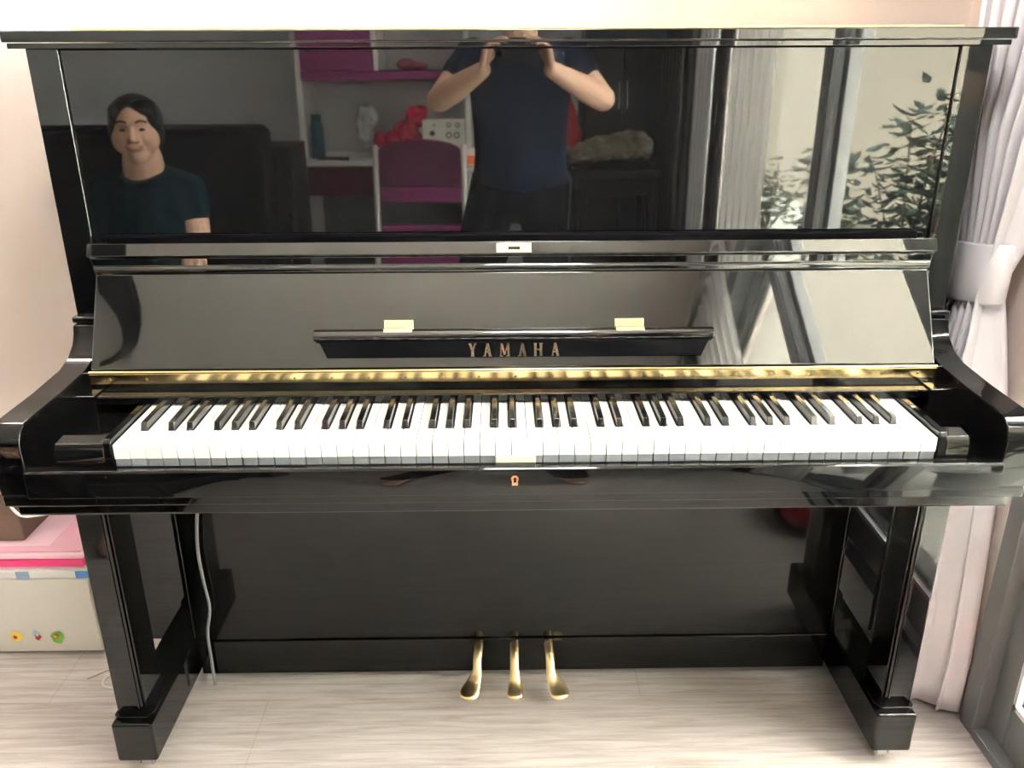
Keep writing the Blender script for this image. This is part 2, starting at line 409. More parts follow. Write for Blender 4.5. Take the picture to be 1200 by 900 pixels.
def stroke(bm, x0, t0, x1, t1, w):
    p, q = lp(x0, t0), lp(x1, t1); 
    for dd in (0,):
        vs = [p + Vector((-w / 2, 0, 0)), p + Vector((w / 2, 0, 0)), q + Vector((w / 2, 0, 0)), q + Vector((-w / 2, 0, 0))]
        fr_ = [bm.verts.new(v) for v in vs]; bk = [bm.verts.new(v + Vector((0, .0008, 0))) for v in vs]
        bm.faces.new(fr_); bm.faces.new(bk[::-1])
        for k in range(4): bm.faces.new((fr_[k], bk[k], bk[(k + 1) % 4], fr_[(k + 1) % 4]))
bm = B(); h0, h1 = .03, .84
for ch, cx in zip('YAMAHA', [-.0695, -.0447, -.0158, .0137, .0400, .0684]):
    w = .0046 if ch != 'M' else .0055; T = .0030
    def st(a, b, c, d, ww=T): stroke(bm, cx + a, h0 + (h1 - h0) * b, cx + c, h0 + (h1 - h0) * d, ww)
    if ch == 'Y': st(0, 0, 0, .5, .0046); st(0, .42, -w, 1, .0042); st(0, .42, w, 1, .0026); st(0, 0, 0, .07, .0065); st(-w, .93, -w, 1, .0052); st(w, .93, w, 1, .0044)
    if ch == 'A': st(-w, 0, 0, 1, .0028); st(w, 0, 0, 1, .0046); st(0, .28, 0, .40, .0055); st(-w, 0, -w, .08, .0055); st(w, 0, w, .08, .006)
    if ch == 'M': st(-w - .001, 0, -w, 1, .0026); st(w + .001, 0, w, 1, .0036); st(0, .1, -w, 1, .0034); st(0, .1, w, 1, .0022); st(-w, 0, -w, .08, .0055); st(w, 0, w, .08, .006)
    if ch == 'H': st(-w, 0, -w, 1, .0042); st(w, 0, w, 1, .0042); st(0, .45, 0, .57, .0085); [st(q * w, r, q * w, r + .08, .006) for q in (-1, 1) for r in (0, .92)]
obj('lettering', bm, LETTER, FBD)
for x in (-.1935, .1940):
    bm = B(); fprism(bm, [(uS + .010, .001), (uS + .010, .0035), (uS + .0262, .0035), (uS + .0262, .001)], x - .0245, x + .0245)
    fprism(bm, [(uS + .002, .0155), (uS + .002, .0175), (uS + .0095, .0140), (uS + .0115, .0045), (uS + .0135, .0035), (uS + .0135, .001), (uS + .0095, .001), (uS + .0085, .0115)], x - .024, x + .024)
    obj('shelf_hinge', bm, BRASSP, FBD, .0008)
# long brass hinge
bm = B(); box(bm, -.7055, .7085, .1675, .1715, .7625, .7795)
HG = obj('piano_hinge', bm, BRASS, PN, .0004)
bm = B(); tube(bm, [(-.7055, .170, .7815), (.7085, .170, .7815)], .0028, 12); obj('hinge_barrel', bm, BRASS, HG, smooth=60)
for k in range(23):
    x = -.672 + k * .0613
    bm = B(); bmesh.ops.create_cone(bm, cap_ends=True, segments=12, radius1=.0026, radius2=.002, depth=.0012, matrix=Matrix.Translation((x, .1672, .7705)) @ Matrix.Rotation(PI / 2, 4, 'X'))
    obj('screw', bm, mat('dull_brass_screw', (.35, .25, .12), .4, 1.) if k == 0 else bpy.data.materials['dull_brass_screw'], HG)
# lower front
bm = B(); box(bm, -.6735, .6735, .3405, .358, .1095, .609); obj('lower_front_panel', bm, LACQ3, PN, .0015)
bm = B()
box(bm, -.6735, .6735, .336, .356, .024, .1085); obj('bottom_rail', bm, LACQ3, PN, .002)
# pedals
def pedal(x, bend):
    P = smoothpts([(x, .345, .093), (x, .318, .098), (x + bend * .002, .298, .086), (x + bend * .003, .280, .068), (x + bend * .010, .264, .053), (x + bend * .018, .247, .043), (x + bend * .022, .230, .038)], 14)
    n = len(P); rs = []
    for i in range(n):
        t = i / (n - 1)
        w = .0095 if t < .45 else .0095 + (.0205 - .0095) * min(1, (t - .45) / .35)
        if bend == 0 and t > .45: w = .0095 + .0085 * min(1, (t - .45) / .45)
        w *= math.sqrt(max(.02, 1 - max(0, (t - .84) / .16) ** 2))
        rs.append(w)
    bm = B(); rings = []
    N = 16
    for i, p in enumerate(P):
        d = (P[min(i + 1, n - 1)] - P[max(i - 1, 0)]).normalized(); side = d.cross(Vector((0, 0, 1))).normalized(); up = side.cross(d).normalized()
        th = .0062
        th *= math.sqrt(max(.06, 1 - max(0, (t_ - .88) / .12) ** 2)) if (t_ := i / (n - 1)) > .88 else 1
        rings.append([bm.verts.new(p + side * rs[i] * math.cos(2 * PI * k / N) + up * th * math.sin(2 * PI * k / N)) for k in range(N)])
    for a, b in zip(rings, rings[1:]):
        for k in range(N): bm.faces.new((a[k], a[(k + 1) % N], b[(k + 1) % N], b[k]))
    bm.faces.new(rings[0]); 
    cp = bm.verts.new(P[-1] + (P[-1] - P[-2]).normalized() * .0008)
    for k in range(N): bm.faces.new((rings[-1][k], rings[-1][(k + 1) % N], cp))
    return obj('pedal', bm, mat('pedal_brass', (.97, .76, .42), .3, 1.), PN, smooth=70)
pedal(-.0755, -1); pedal(.0005, 0); pedal(.0735, 1)
for x in (-.0755, .0005, .0735):
    bm = B(); box(bm, x - .011, x + .011, .3345, .3365, .080, .1065); obj('pedal_slot', bm, LACQ2, PN, .001)

# cream strip lying on the lid
bm = B(); box(bm, -.68, .70, .262, .64, 1.3086, 1.3118)
tag(obj('lid_strip', bm, mat('cream_strip', (.75, .58, .3), .8), None, .001), 'thin cream strip lying flat along the piano lid', 'cloth')

# cable hanging in front of the lower panel
bm = B(); tube(bm, smoothpts([(-.602, .328, .606), (-.62, .327, .47), (-.632, .326, .40), (-.638, .326, .335), (-.637, .327, .27), (-.633, .327, .2), (-.645, .327, .14), (-.646, .326, .08), (-.646, .325, .004)], 6), .0032, 8)
tag(obj('power_cable', bm, mat('grey_cable', (.16, .16, .17), .45), smooth=60), 'grey cable hanging down in front of the lower piano panel', 'cable')

# ------------------------------------------------------------------ left of the piano: drawer unit, pink box, odds and ends
DU = empty('drawer_unit', (-1.2, .55, 0), 'low cream plastic drawer unit with small stickers left of the piano', 'drawer unit')
CREAM = mat('cream_plastic', (.72, .68, .62), .45)
bm = B(); box(bm, -1.52, -.932, .442, .66, .004, .2205); obj('drawer_body', bm, CREAM, DU, .006, 3)
bm = B(); box(bm, -1.515, -.935, .4375, .4425, .008, .2005); obj('drawer_front', bm, CREAM, DU, .004, 3)
bm = B(); box(bm, -1.515, -.93, .4375, .66, .203, .2215); obj('top_edge', bm, mat('white_plastic', (.82, .82, .8), .35), DU, .004, 3)
for x, c in ((-1.075, (.32, .42, .62)), (-.945, (.12, .3, .68)), (-1.28, (.32, .42, .62))):
    bm = B(); box(bm, x - .014, x + .014, .4355, .439, .2035, .2212); obj('corner_clip', bm, mat('blue_plastic', c, .4), DU, .001)
def star(bm, cx, cz, r, n, y=.4362, seed=0):
    rnd = random.Random(seed); pts = []
    for k in range(n): a = 2 * PI * k / n; q = r * rnd.uniform(.7, 1.1); pts.append((cx + q * math.cos(a), cz + q * math.sin(a)))
    prism_y(bm, pts, y - .0006, y)
YEL = mat('yellow_sticker', (.85, .62, .08), .4); RED = mat('red_sticker', (.6, .06, .07), .4); GRN = mat('green_sticker', (.2, .45, .06), .4); LBL = mat('pale_blue_sticker', (.45, .68, .75), .4); WST = mat('white_sticker', (.85, .8, .75), .4)
for parts in (((YEL, -1.121, .052, .016, 9), (RED, -1.124, .050, .006, 6)), ((LBL, -1.076, .060, .010, 7), (RED, -1.073, .050, .009, 8), (WST, -1.074, .055, .004, 6)),
              ((GRN, -1.030, .048, .017, 11), (RED, -1.031, .054, .006, 6), (YEL, -1.033, .050, .005, 7))):
    base = None
    for q, (mm, cx, cz, r, n) in enumerate(parts):
        bm = B(); star(bm, cx, cz, r, n, .4362 - q * .0006, q + n); 
        if base is None: base = obj('sticker', bm, mm, DU)
        else: obj('sticker_shape', bm, mm, DU)
PB = empty('storage_box', (-1.2, .55, .2215), 'pink and white lidded plastic box on the cream drawer unit', 'storage box')
PK = mat('candy_pink_plastic', (.85, .22, .42), .35); HOT = mat('hot_pink_plastic', (.78, .05, .2), .35); PALE = mat('pale_pink_plastic', (.87, .58, .66), .3, noise=.06, scale=5)
bm = B(); box(bm, -1.50, -.938, .445, .655, .2220, .2275); obj('box_rim', bm, PALE, PB, .004, 3)
bm = B(); box(bm, -1.50, -.940, .443, .655, .2280, .2490); obj('box_body', bm, HOT, PB, .004, 3)
bm = B(); box(bm, -1.505, -.936, .441, .655, .2495, .2620); obj('lid_edge', bm, PALE, PB, .004, 3)
bm = B(); box(bm, -1.495, -.944, .449, .650, .2622, .2660); obj('box_lid', bm, mat('lilac_pink_plastic', (.74, .40, .50), .35, noise=.12, scale=7), PB, .003, 3)
bm = B(); box(bm, -1.47, -1.02, .470, .632, .2661, .2668); obj('lid_inlay', bm, PALE, PB, .001)
# board, papers, cords higher up at the left
bm = B(); box(bm, -1.62, -1.0, .663, .679, .0, .42)
tag(obj('cardboard_panel', bm, mat('brown_card', (.2, .13, .1), .8, noise=.1, scale=6), None, .003), 'brown board standing against the wall behind the pink box', 'board')
for k, (dx, c) in enumerate(((0, (.8, .78, .72)), (.006, (.45, .38, .32)), (-.004, (.85, .84, .8)))):
    bm = B(); box(bm, -1.45, -1.072 - dx, .50, .655, .395 + k * .020, .413 + k * .020)
    q = tag(obj('book', bm, mat('book_cover_%d' % k, c, .6), None, .002), ['white book lowest in the pile left of the keybed', 'brown book in the middle of the pile left of the keybed', 'white book on top of the pile left of the keybed'][k], 'book', 'books piled left of the piano')
bm = B(); box(bm, -1.47, -1.085, .49, .655, .267, .3945)
tag(obj('shoe_box', bm, mat('brown_box', (.16, .10, .075), .8), None, .003), 'brown carton on the pink box under the pile of books', 'box')
bm = B(); tube(bm, smoothpts([(-1.16, .475, .385), (-1.10, .47, .400), (-1.068, .47, .418), (-1.05, .49, .424)], 6), .0045, 8)
bm2 = tag(obj('orange_strap', bm, mat('orange_strap', (.85, .2, .06), .5), smooth=60), 'orange strap sticking out beside the books at the left', 'strap')
bm = B(); tube(bm, smoothpts([(-1.068, .472, .424), (-1.072, .45, .395), (-1.06, .44, .372), (-1.035, .43, .364), (-1.0, .44, .362), (-.95, .5, .34), (-.90, .56, .30), (-.87, .6, .02)], 6), .0033, 8)
tag(obj('charger_cable', bm, mat('white_cable', (.85, .84, .82), .4), smooth=60), 'white cable curling behind the left end of the keybed', 'cable')
bm = B(); tube(bm, smoothpts([(-.935, .352, .003), (-.91, .372, .003), (-.88, .385, .004), (-.845, .36, .004), (-.83, .325, .003), (-.855, .318, .004), (-.885, .325, .003), (-.895, .345, .003), (-.888, .358, .004)], 6), .0022, 8)
tag(obj('thin_cord', bm, mat('cream_cord', (.75, .7, .62), .5), smooth=60), 'thin cream cord looped on the floor left of the piano leg', 'cord')

# ------------------------------------------------------------------ curtain with tieback
def curtain(name, path, z0, z1, prof, mt, label, amp=.02, folds=7, nz=60, nu=120, thick=.003, cat='curtain', grp=None):
    """path(u)->(x,y) base line; prof(z)->(center u, width scale)"""
    bm = B(); rows = []
    for j in range(nz + 1):
        z = z0 + (z1 - z0) * j / nz; rows.append([])
        for i in range(nu + 1):
            u = i / nu; rows[-1].append(bm.verts.new(prof(u, z)))
    for j in range(nz):
        for i in range(nu): bm.faces.new((rows[j][i], rows[j][i + 1], rows[j + 1][i + 1], rows[j + 1][i]))
    o = obj(name, bm, mt, None, smooth=180)
    s = o.modifiers.new('s', 'SOLIDIFY'); s.thickness = thick; s.offset = 0
    return tag(o, label, cat, grp)
def prof1(u, z):
    # gathered at the tie (z about .88), fuller above and below
    t = abs(z - .89); 
    if z > .89: k = min(1, (z - .89) / .9) ** .8
    else: k = min(1, (.89 - z) / .75) ** .7 * .55
    wy = .055 + .165 * k; ax = .012 + (.028 if z > .89 else .034) * min(1, t / .25)
    yc = .375 - (.10 * k if z > .89 else -.0) - (.045 * k if z < .89 else 0)
    xc = .862 + (.0 if z > .89 else -.005)
    ph = u * 2 * PI * (7 if z > .89 else 7 - 2.4 * min(1, (.89 - z) / .4)) + .5 * math.sin(z * 3)
    return (min(xc + ax * math.sin(ph) + .008 * math.sin(3.1 * ph + 2), .912), yc + (u - .5) * 2 * wy + .012 * math.sin(2 * ph + 1), z)
CT = curtain('curtain', None, .010, 2.45, prof1, CURT, 'lavender grey curtain held by a tieback right of the piano')
bm = B()
N = 40; ring = []
for j, (dz, gr) in enumerate(((-.055, 1.0), (-.05, 1.06), (.05, 1.10), (.055, 1.04))):
    ring.append([])
    for k in range(N):
        a = 2 * PI * k / N; x = .862 + .036 * math.cos(a) * gr; y = .375 + .082 * math.sin(a) * gr
        ring[-1].append(bm.verts.new((x, y, .895 + dz + .12 * (y - .375) * -1 - .0 * math.cos(a))))
for a, b in zip(ring, ring[1:]):
    for k in range(N): bm.faces.new((a[k], a[(k + 1) % N], b[(k + 1) % N], b[k]))
tb = obj('tieback', bm, CURT, CT, smooth=60); sm = tb.modifiers.new('s', 'SOLIDIFY'); sm.thickness = .004
bm = B(); tube(bm, [(.86, .66, 2.47), (.86, -2.9, 2.47)], .012, 12)
tag(obj('curtain_rod', bm, STEEL, smooth=60), 'steel curtain rod above the balcony door', 'curtain rod')
# sheer curtain at the middle of the door
SH, nt, b = node_mat('sheer_voile'); b.inputs['Base Color'].default_value = (.85, .84, .82, 1); b.inputs['Roughness'].default_value = .9
b.inputs['Alpha'].default_value = .55; b.inputs['Transmission Weight'].default_value = 0; b.inputs['Subsurface Weight'].default_value = 0
def prof2(u, z):
    ph = u * 2 * PI * 6; return (.885 + .016 * math.sin(ph), -1.79 + u * .56, z)
curtain('sheer_curtain', None, .05, 2.45, prof2, SH, 'white sheer curtain hanging at the middle of the balcony door', thick=.001, nu=90, nz=20)
def prof4(u, z):
    ph = u * 2 * PI * 4; return (.885 + .016 * math.sin(ph), -2.40 + u * .30, z)
curtain('sheer_curtain', None, .05, 2.45, prof4, mat('white_voile', (.85, .87, .9), .9), 'narrow white curtain bunch between the sheer and the dark curtain', thick=.001, nu=70, nz=20)
DC = mat('dark_taupe_curtain', (.045, .038, .03), .9)
def prof3(u, z):
    ph = u * 2 * PI * 7; return (.86 + .028 * math.sin(ph), -3.2 + u * .62, z)
def prof5(u, z):
    ph = u * 2 * PI * 3; return (.885 + .016 * math.sin(ph), -2.05 + u * .22, z)
curtain('blackout_curtain', None, .05, 2.45, prof5, DC, 'narrow dark bunch added for the dark door frame between the two white sheers', thick=.002, nu=60, nz=20)  # added dark strip standing in for the overlapping door stiles
curtain('blackout_curtain', None, .05, 2.45, prof3, DC, 'dark taupe blackout curtain at the far end of the balcony door', thick=.002, nu=90, nz=20)

# ------------------------------------------------------------------ wall lamp above the piano
WL = empty('wall_lamp', (-.5, .68, 1.66), 'long white tube lamp on the wall above the piano', 'lamp')
bm = B(); box(bm, -1.42, .06, .645, .679, 1.67, 1.72); obj('lamp_housing', bm, WHITE, WL, .004)
bm = B(); tube(bm, [(-1.38, .625, 1.66), (.02, .625, 1.66)], .013, 16); obj('lamp_tube', bm, emis('tube_glow', (1, .965, .93), 26), WL, smooth=60)
for x in (-1.40, .04):
    bm = B(); box(bm, x - .012, x + .012, .608, .65, 1.645, 1.69); obj('lamp_socket', bm, WHITE, WL, .003)
# round ceiling lamps, off
def clamp(x, y, lab):
    c = empty('ceiling_lamp', (x, y, ZC), lab, 'ceiling lamp', 'round ceiling lamps')
    bm = B(); bmesh.ops.create_cone(bm, cap_ends=True, segments=40, radius1=.10, radius2=.11, depth=.02, matrix=Matrix.Translation((x, y, ZC - .0105))); obj('lamp_base', bm, WHITE, c, .003)
    bm = B(); bmesh.ops.create_uvsphere(bm, u_segments=32, v_segments=12, radius=1, matrix=Matrix.Translation((x, y, ZC - .021)) @ Matrix.Diagonal((.092, .092, .035, 1)))
    bmesh.ops.delete(bm, geom=[v for v in bm.verts if v.co.z > ZC - .0205], context='VERTS')
    obj('lamp_shade', bm, mat('opal_glass', (.8, .77, .7), .3), c, smooth=60)
def fill_lamp(x, y, lab):  # added unseen ceiling light that brightens the room
    c = empty('fill_light', (x, y, ZC), lab, 'added fill light')
    bm = B(); bmesh.ops.create_cone(bm, cap_ends=True, segments=48, radius1=.22, radius2=.24, depth=.03, matrix=Matrix.Translation((x, y, ZC - .0155))); obj('lamp_base', bm, WHITE, c, .003)
    bm = B(); bmesh.ops.create_uvsphere(bm, u_segments=40, v_segments=14, radius=1, matrix=Matrix.Translation((x, y, ZC - .031)) @ Matrix.Diagonal((.21, .21, .055, 1)))
    bmesh.ops.delete(bm, geom=[v for v in bm.verts if v.co.z > ZC - .0305], context='VERTS')
    obj('lamp_shade', bm, emis('fill_glow', (1, .97, .96), 15), c, smooth=60)
fill_lamp(.12, -.62, 'large glowing round fill light added over the room in front of the piano')
clamp(.20, -1.45, 'round opal ceiling lamp above the man'); clamp(.62, -1.35, 'round opal ceiling lamp close to the balcony door')

bm = B(); prism_z(bm, [(-1.652, -1.411), (-1.695, -1.521), (-1.708, -1.63), (-1.731, -1.751), (-1.771, -1.877), (-1.834, -2.01), (-1.918, -2.1), (-2.019, -2.163), (-2.095, -2.191), (-2.011, -2.141), (-1.944, -2.078), (-1.889, -1.975), (-1.861, -1.876), (-1.85, -1.78), (-1.859, -1.688), (-1.87, -1.617), (-1.849, -1.542), (-1.797, -1.41)], 2.56, 2.598)  # made-up flat crescent, shaped for its dark reflection in the fallboard
tag(obj('reflection_crescent', bm, mat('dark_crescent', (.012, .012, .012), .7), None, .004), 'dark crescent added under the ceiling, shaped to mirror at the left of the fallboard', 'crescent')

# ------------------------------------------------------------------ red cushion beside the door, right behind the camera side
RC = mat('crimson_quilt', (.5, .03, .05), .7, noise=.35, scale=25, bump=.4, bscale=30)
bm = B(); ell(bm, (.83, -.36, .12), (.075, .14, .115)); ell(bm, (.83, -.29, .085), (.07, .10, .082))
o = blob('cushion', bm, RC, None, .008, 4); tag(o, 'crimson quilted cushion on the floor against the balcony door', 'cushion')

# ------------------------------------------------------------------ furniture behind the camera (seen mirrored in the lacquer)
SF = empty('sofa', (-1.6, -1.4, 0), 'charcoal high-backed sofa the woman sits on', 'sofa')
def softbox(name, x0, x1, y0, y1, z0, z1, m, parent, bev=.04):
    bm = B(); box(bm, x0, x1, y0, y1, z0, z1); return obj(name, bm, m, parent, bev, 4)
softbox('seat_base', -2.45, -.925, -1.75, -.92, .06, .26, SOFA, SF, .02)
softbox('seat_cushion', -2.25, -1.62, -1.58, -.90, .265, .375, SOFA, SF); softbox('seat_cushion', -1.61, -1.04, -1.58, -.90, .265, .375, SOFA, SF)
softbox('backrest', -2.45, -.93, -1.80, -1.585, .27, 1.02, SOFA, SF)
softbox('armrest', -2.45, -2.27, -1.58, -.90, .27, .58, SOFA, SF); softbox('armrest', -1.03, -.925, -1.58, -.90, .27, .55, SOFA, SF)
for x in (-2.38, -.98):
    for y in (-1.68, -1.0): boxo('foot', x - .025, x + .025, y - .025, y + .025, 0, .06, DARKW, SF)
# child's desk with hutch
DK = empty('desk', (-.62, -2.98, 0), "magenta and white child's desk with a hutch against the wall", 'desk')
def part(n, *a, m=WHITE, p=DK, bev=.004): return boxo(n, *a, m, p, bev)
part('side_panel', -1.06, -1.035, -3.2, -2.80, 0, .735); part('side_panel', -.195, -.17, -3.2, -2.80, 0, .735)
part('desktop', -1.09, -.155, -3.22, -2.74, .738, .765)
part('drawer_front', -1.03, -.2, -2.785, -2.77, .585, .735, m=PINKD)
part('modesty_panel', -1.03, -.2, -3.15, -3.14, .15, .58, m=mat('slate_laminate', (.12, .13, .13), .6))
part('hutch_side', -1.06, -1.03, -3.2, -2.86, .766, 1.62); part('hutch_side', -.20, -.17, -3.2, -2.86, .766, 1.62)
part('hutch_back', -1.03, -.2, -3.21, -3.195, .766, 1.62, m=mat('pale_grey_laminate', (.5, .5, .48), .6))
part('shelf', -1.03, -.2, -3.19, -2.84, 1.15, 1.195, m=PINK)
part('cabinet', -1.03, -.66, -3.19, -2.85, 1.197, 1.44, m=PINK)
part('divider', -.66, -.635, -3.19, -2.86, 1.197, 1.60); part('top_shelf', -1.06, -.17, -3.2, -2.84, 1.605, 1.64)
# child's chair
CH = empty('child_chair', (-.39, -2.3, 0), "child's chair with magenta arched back and white posts before the desk", 'chair')
for x in (-.60, -.19):
    bm = B(); tube(bm, [(x, -2.26, 0), (x, -2.285, .45), (x, -2.31, .885)], .013, 12); obj('post', bm, WHITE, CH, smooth=60)
    bm = B(); tube(bm, [(x + (.02 if x < -.4 else -.02), -2.62, 0), (x, -2.58, .43)], .013, 12); obj('leg', bm, WHITE, CH, smooth=60)
pts = [(-.585, .70), (-.205, .70), (-.205, .855)] + [(-.395 + .19 * math.cos(t), .855 + .055 * math.sin(t)) for t in [PI * k / 14 for k in range(1, 14)]] + [(-.585, .855)]
bm = B(); prism_y(bm, pts, -2.318, -2.302); obj('backrest', bm, mat('plum_laminate', (.10, .014, .055), .4), CH, .003)
part('back_rail', -.585, -.205, -2.312, -2.298, .625, .69, m=PINK, p=CH); part('seat', -.60, -.19, -2.63, -2.25, .43, .455, m=PINK, p=CH)
part('lower_rail', -.585, -.205, -2.300, -2.286, .47, .52, m=PINK, p=CH)
CB = empty('cabinet', (-1.0, -2.0, 0), 'low black cabinet between the sofa and the magenta desk', 'cabinet')
boxo('carcass', -1.10, -.885, -2.16, -1.905, .02, .92, DARKW, CB, .004); boxo('door', -1.095, -.89, -1.9035, -1.89, .05, .90, DARKW, CB, .003)
boxo('plinth', -1.08, -.90, -2.15, -1.92, 0, .02, DARKW, CB, 0); boxo('handle', -.915, -.905, -1.8885, -1.875, .55, .65, STEEL, CB, .002)
# small things on the desk
BT = empty('drinking_bottle', (-.975, -2.87, .765), 'teal drinking bottle standing at the left end of the desk', 'bottle')
bm = B(); tube(bm, [(-.975, -2.87, .766), (-.975, -2.87, .92), (-.975, -2.87, .945)], [.036, .036, .028], 20); obj('bottle_body', bm, mat('teal_plastic', (.004, .07, .12), .3), BT, smooth=50)
bm = B(); tube(bm, [(-.975, -2.87, .9455), (-.975, -2.87, .985)], .027, 20); obj('cap', bm, mat('blue_cap', (.01, .1, .16), .4), BT, .003)
bm = B(); ell(bm, (-.60, -2.93, .845), (.09, .045, .055)); ell(bm, (-.53, -2.93, .90), (.06, .045, .06)); ell(bm, (-.46, -2.94, .965), (.06, .045, .055)); ell(bm, (-.51, -2.93, .86), (.08, .045, .065))
tag(crumple(blob('crumpled_bag', bm, mat('crimson_film', (.5, .03, .08), .25, noise=.5, scale=18, bump=1., bscale=25), None, .008, 2), .07, .06), 'crumpled crimson plastic bag heaped on the desk', 'bag')
bm = B(); ell(bm, (-.75, -3.05, .89), (.05, .05, .095)); ell(bm, (-.74, -3.05, .95), (.06, .04, .07))
tag(crumple(blob('clear_bag', bm, mat('milky_film', (.6, .6, .6), .2, bump=1., bscale=25), None, .008, 2), .07, .06), 'milky plastic bag standing behind the crimson bag', 'bag')
bm = B(); box(bm, -.42, -.205, -2.86, -2.80, .7655, .96)
PBX = tag(obj('printed_box', bm, mat('white_card', (.75, .73, .66), .6), None, .003), 'white carton with small dark printed symbols at the right of the desk', 'box')
DOT = mat('dark_print', (.05, .05, .05), .6)
for x, z, r in ((-.37, .895, .014), (-.285, .935, .012), (-.24, .935, .012), (-.285, .885, .016), (-.245, .885, .016), (-.36, .935, .008)):
    bm = B()
    N = 16
    o1 = [(x + r * math.cos(2 * PI * k / N), z + r * math.sin(2 * PI * k / N)) for k in range(N)]; i1 = [(x + r * .6 * math.cos(2 * PI * k / N), z + r * .6 * math.sin(2 * PI * k / N)) for k in range(N)]
    a = [bm.verts.new((p[0], -2.7985, p[1])) for p in o1]; b_ = [bm.verts.new((p[0], -2.7985, p[1])) for p in i1]
    for k in range(N): bm.faces.new((a[k], a[(k + 1) % N], b_[(k + 1) % N], b_[k]))
    if r == .014: bm.faces.new(b_)
    obj('printed_symbol', bm, DOT, PBX)
bm = B(); prism_z(bm, [(-.92, -2.80), (-.72, -2.78), (-.70, -2.95), (-.86, -3.0)], .7655, .772)
tag(obj('paper_sheet', bm, mat('paper', (.7, .7, .68), .7)), 'loose stack of paper lying on the desk beside the bottle', 'paper')
bm = B(); tube(bm, smoothpts([(-.96, -2.78, .775), (-.88, -2.77, .777), (-.80, -2.76, .774)], 4), .009, 10)
tag(obj('hair_brush', bm, mat('black_plastic', (.02, .02, .02), .4), smooth=60), 'black handle lying on the desk edge in front of the paper', 'brush')
bm = B(); ell(bm, (-.50, -2.95, 1.225), (.055, .05, .03)); ell(bm, (-.44, -2.95, 1.215), (.05, .05, .02))
tag(blob('toy', bm, mat('rose_plush', (.4, .1, .12), .8, noise=.5, scale=40), None, .006, 3), 'small rose coloured plush lying on the hutch shelf', 'toy')
RK = empty('side_rack', (-.12, -2.4, 0), 'narrow white rack with an orange sticker beside the arched chair', 'rack')
for x, zt_ in ((-.150, .76), (-.125, .76)):
    bm = B(); tube(bm, [(x, -2.35, 0), (x, -2.35, zt_)], .009, 10); obj('rack_post', bm, WHITE, RK, smooth=60)
boxo('rack_tray', -.20, -.10, -2.42, -2.32, .762, .778, WHITE, RK, .004)
boxo('rack_back', -.19, -.115, -2.42, -2.41, .778, .86, WHITE, RK, .002)
boxo('orange_sticker', -.185, -.135, -2.409, -2.407, .785, .825, mat('orange_print', (.9, .15, .03), .5), RK, 0)
boxo('rack_base', -.20, -.10, -2.42, -2.30, 0, .02, WHITE, RK, .004)
# stool table with clothes, right of the man
ST = empty('side_table', (.55, -2.6, 0), 'dark wooden table with slanted legs holding the heap of clothes', 'table')
boxo('table_top', .33, .76, -2.85, -2.45, .70, .75, DARKW, ST, .006)
boxo('apron', .36, .73, -2.82, -2.48, .62, .70, DARKW, ST, .003)
for x, y in ((.38, -2.5), (.72, -2.5), (.38, -2.8), (.72, -2.8)):
    bm = B(); tube(bm, [(x, y, .66), (x + (x - .55) * .2, y, 0)], [.026, .02], 8); obj('leg', bm, DARKW, ST, smooth=40)
bm = B()
for c, r in (((.40, -2.56, .81), (.09, .1, .045)), ((.34, -2.55, .80), (.05, .08, .04)), ((.50, -2.6, .84), (.12, .12, .06)), ((.62, -2.6, .86), (.11, .12, .05)), ((.55, -2.6, .83), (.19, .14, .05)), ((.48, -2.5, .83), (.06, .04, .045))): ell(bm, c, r)
tag(crumple(blob('clothes_heap', bm, mat('beige_laundry', (.30, .26, .20), .9, noise=.5, scale=16, bump=1., bscale=14), None, .008, 3), .07, .06), 'rumpled beige clothes heaped on the dark wooden table', 'clothes')
bm = B(); tube(bm, [(.30, -2.72, .752), (.31, -2.72, .9), (.30, -2.72, 1.0), (.30, -2.72, 1.12)], [.07, .085, .06, .012], 16)
tag(obj('gift_bag', bm, mat('red_film', (.5, .02, .02), .3, noise=.3, scale=20, bump=.6, bscale=30), smooth=60), 'pointed red bag standing behind the clothes heap', 'bag')
WD = empty('wardrobe', (.66, -3.1, 0), 'dark brown wardrobe with two doors standing against the rear wall', 'wardrobe')
boxo('carcass', .42, .83, -3.29, -2.99, .02, 2.2, DARKW, WD, .004)
for a, b_ in ((.425, .622), (.628, .825)):
    boxo('door', a, b_, -2.988, -2.97, .05, 2.17, DARKW, WD, .003)
for x in (.605, .645):
    boxo('handle', x - .005, x + .005, -2.969, -2.95, 1.0, 1.14, STEEL, WD, .002)
boxo('plinth', .43, .82, -3.28, -3.0, 0, .02, DARKW, WD, 0)

# ------------------------------------------------------------------ people
def cap(bm, *chain):
    """chain of (point, radius)"""
    for (a, ra), (b, rb) in zip(chain, chain[1:]): capsule(bm, a, b, ra, rb)
def head(bm, c, yaw=0, tilt=0, s=1.):
    R = Matrix.Rotation(yaw, 3, 'Z') @ Matrix.Rotation(tilt, 3, 'X')
    def g(p): return Vector(c) + R @ (Vector(p) * s)
    E = lambda p, r: ell(bm, g(p), [q * s for q in r], R)
    E((0, -.012, .022), (.074, .092, .088)); E((0, .012, -.03), (.060, .068, .078)); E((0, .042, -.075), (.036, .034, .030))
    E((.036, .050, -.022), (.026, .028, .028)); E((-.036, .050, -.022), (.026, .028, .028))
    E((0, .074, .030), (.048, .016, .016))                                         # brow
    capsule(bm, g((0, .080, .016)), g((0, .096, -.022)), .008 * s, .0125 * s); E((.011, .086, -.026), (.009, .010, .007)); E((-.011, .086, -.026), (.009, .010, .007))
    E((.076, -.008, -.004), (.010, .020, .030)); E((-.076, -.008, -.004), (.010, .020, .030))
    E((0, .074, -.050), (.026, .016, .010))
    return g, R
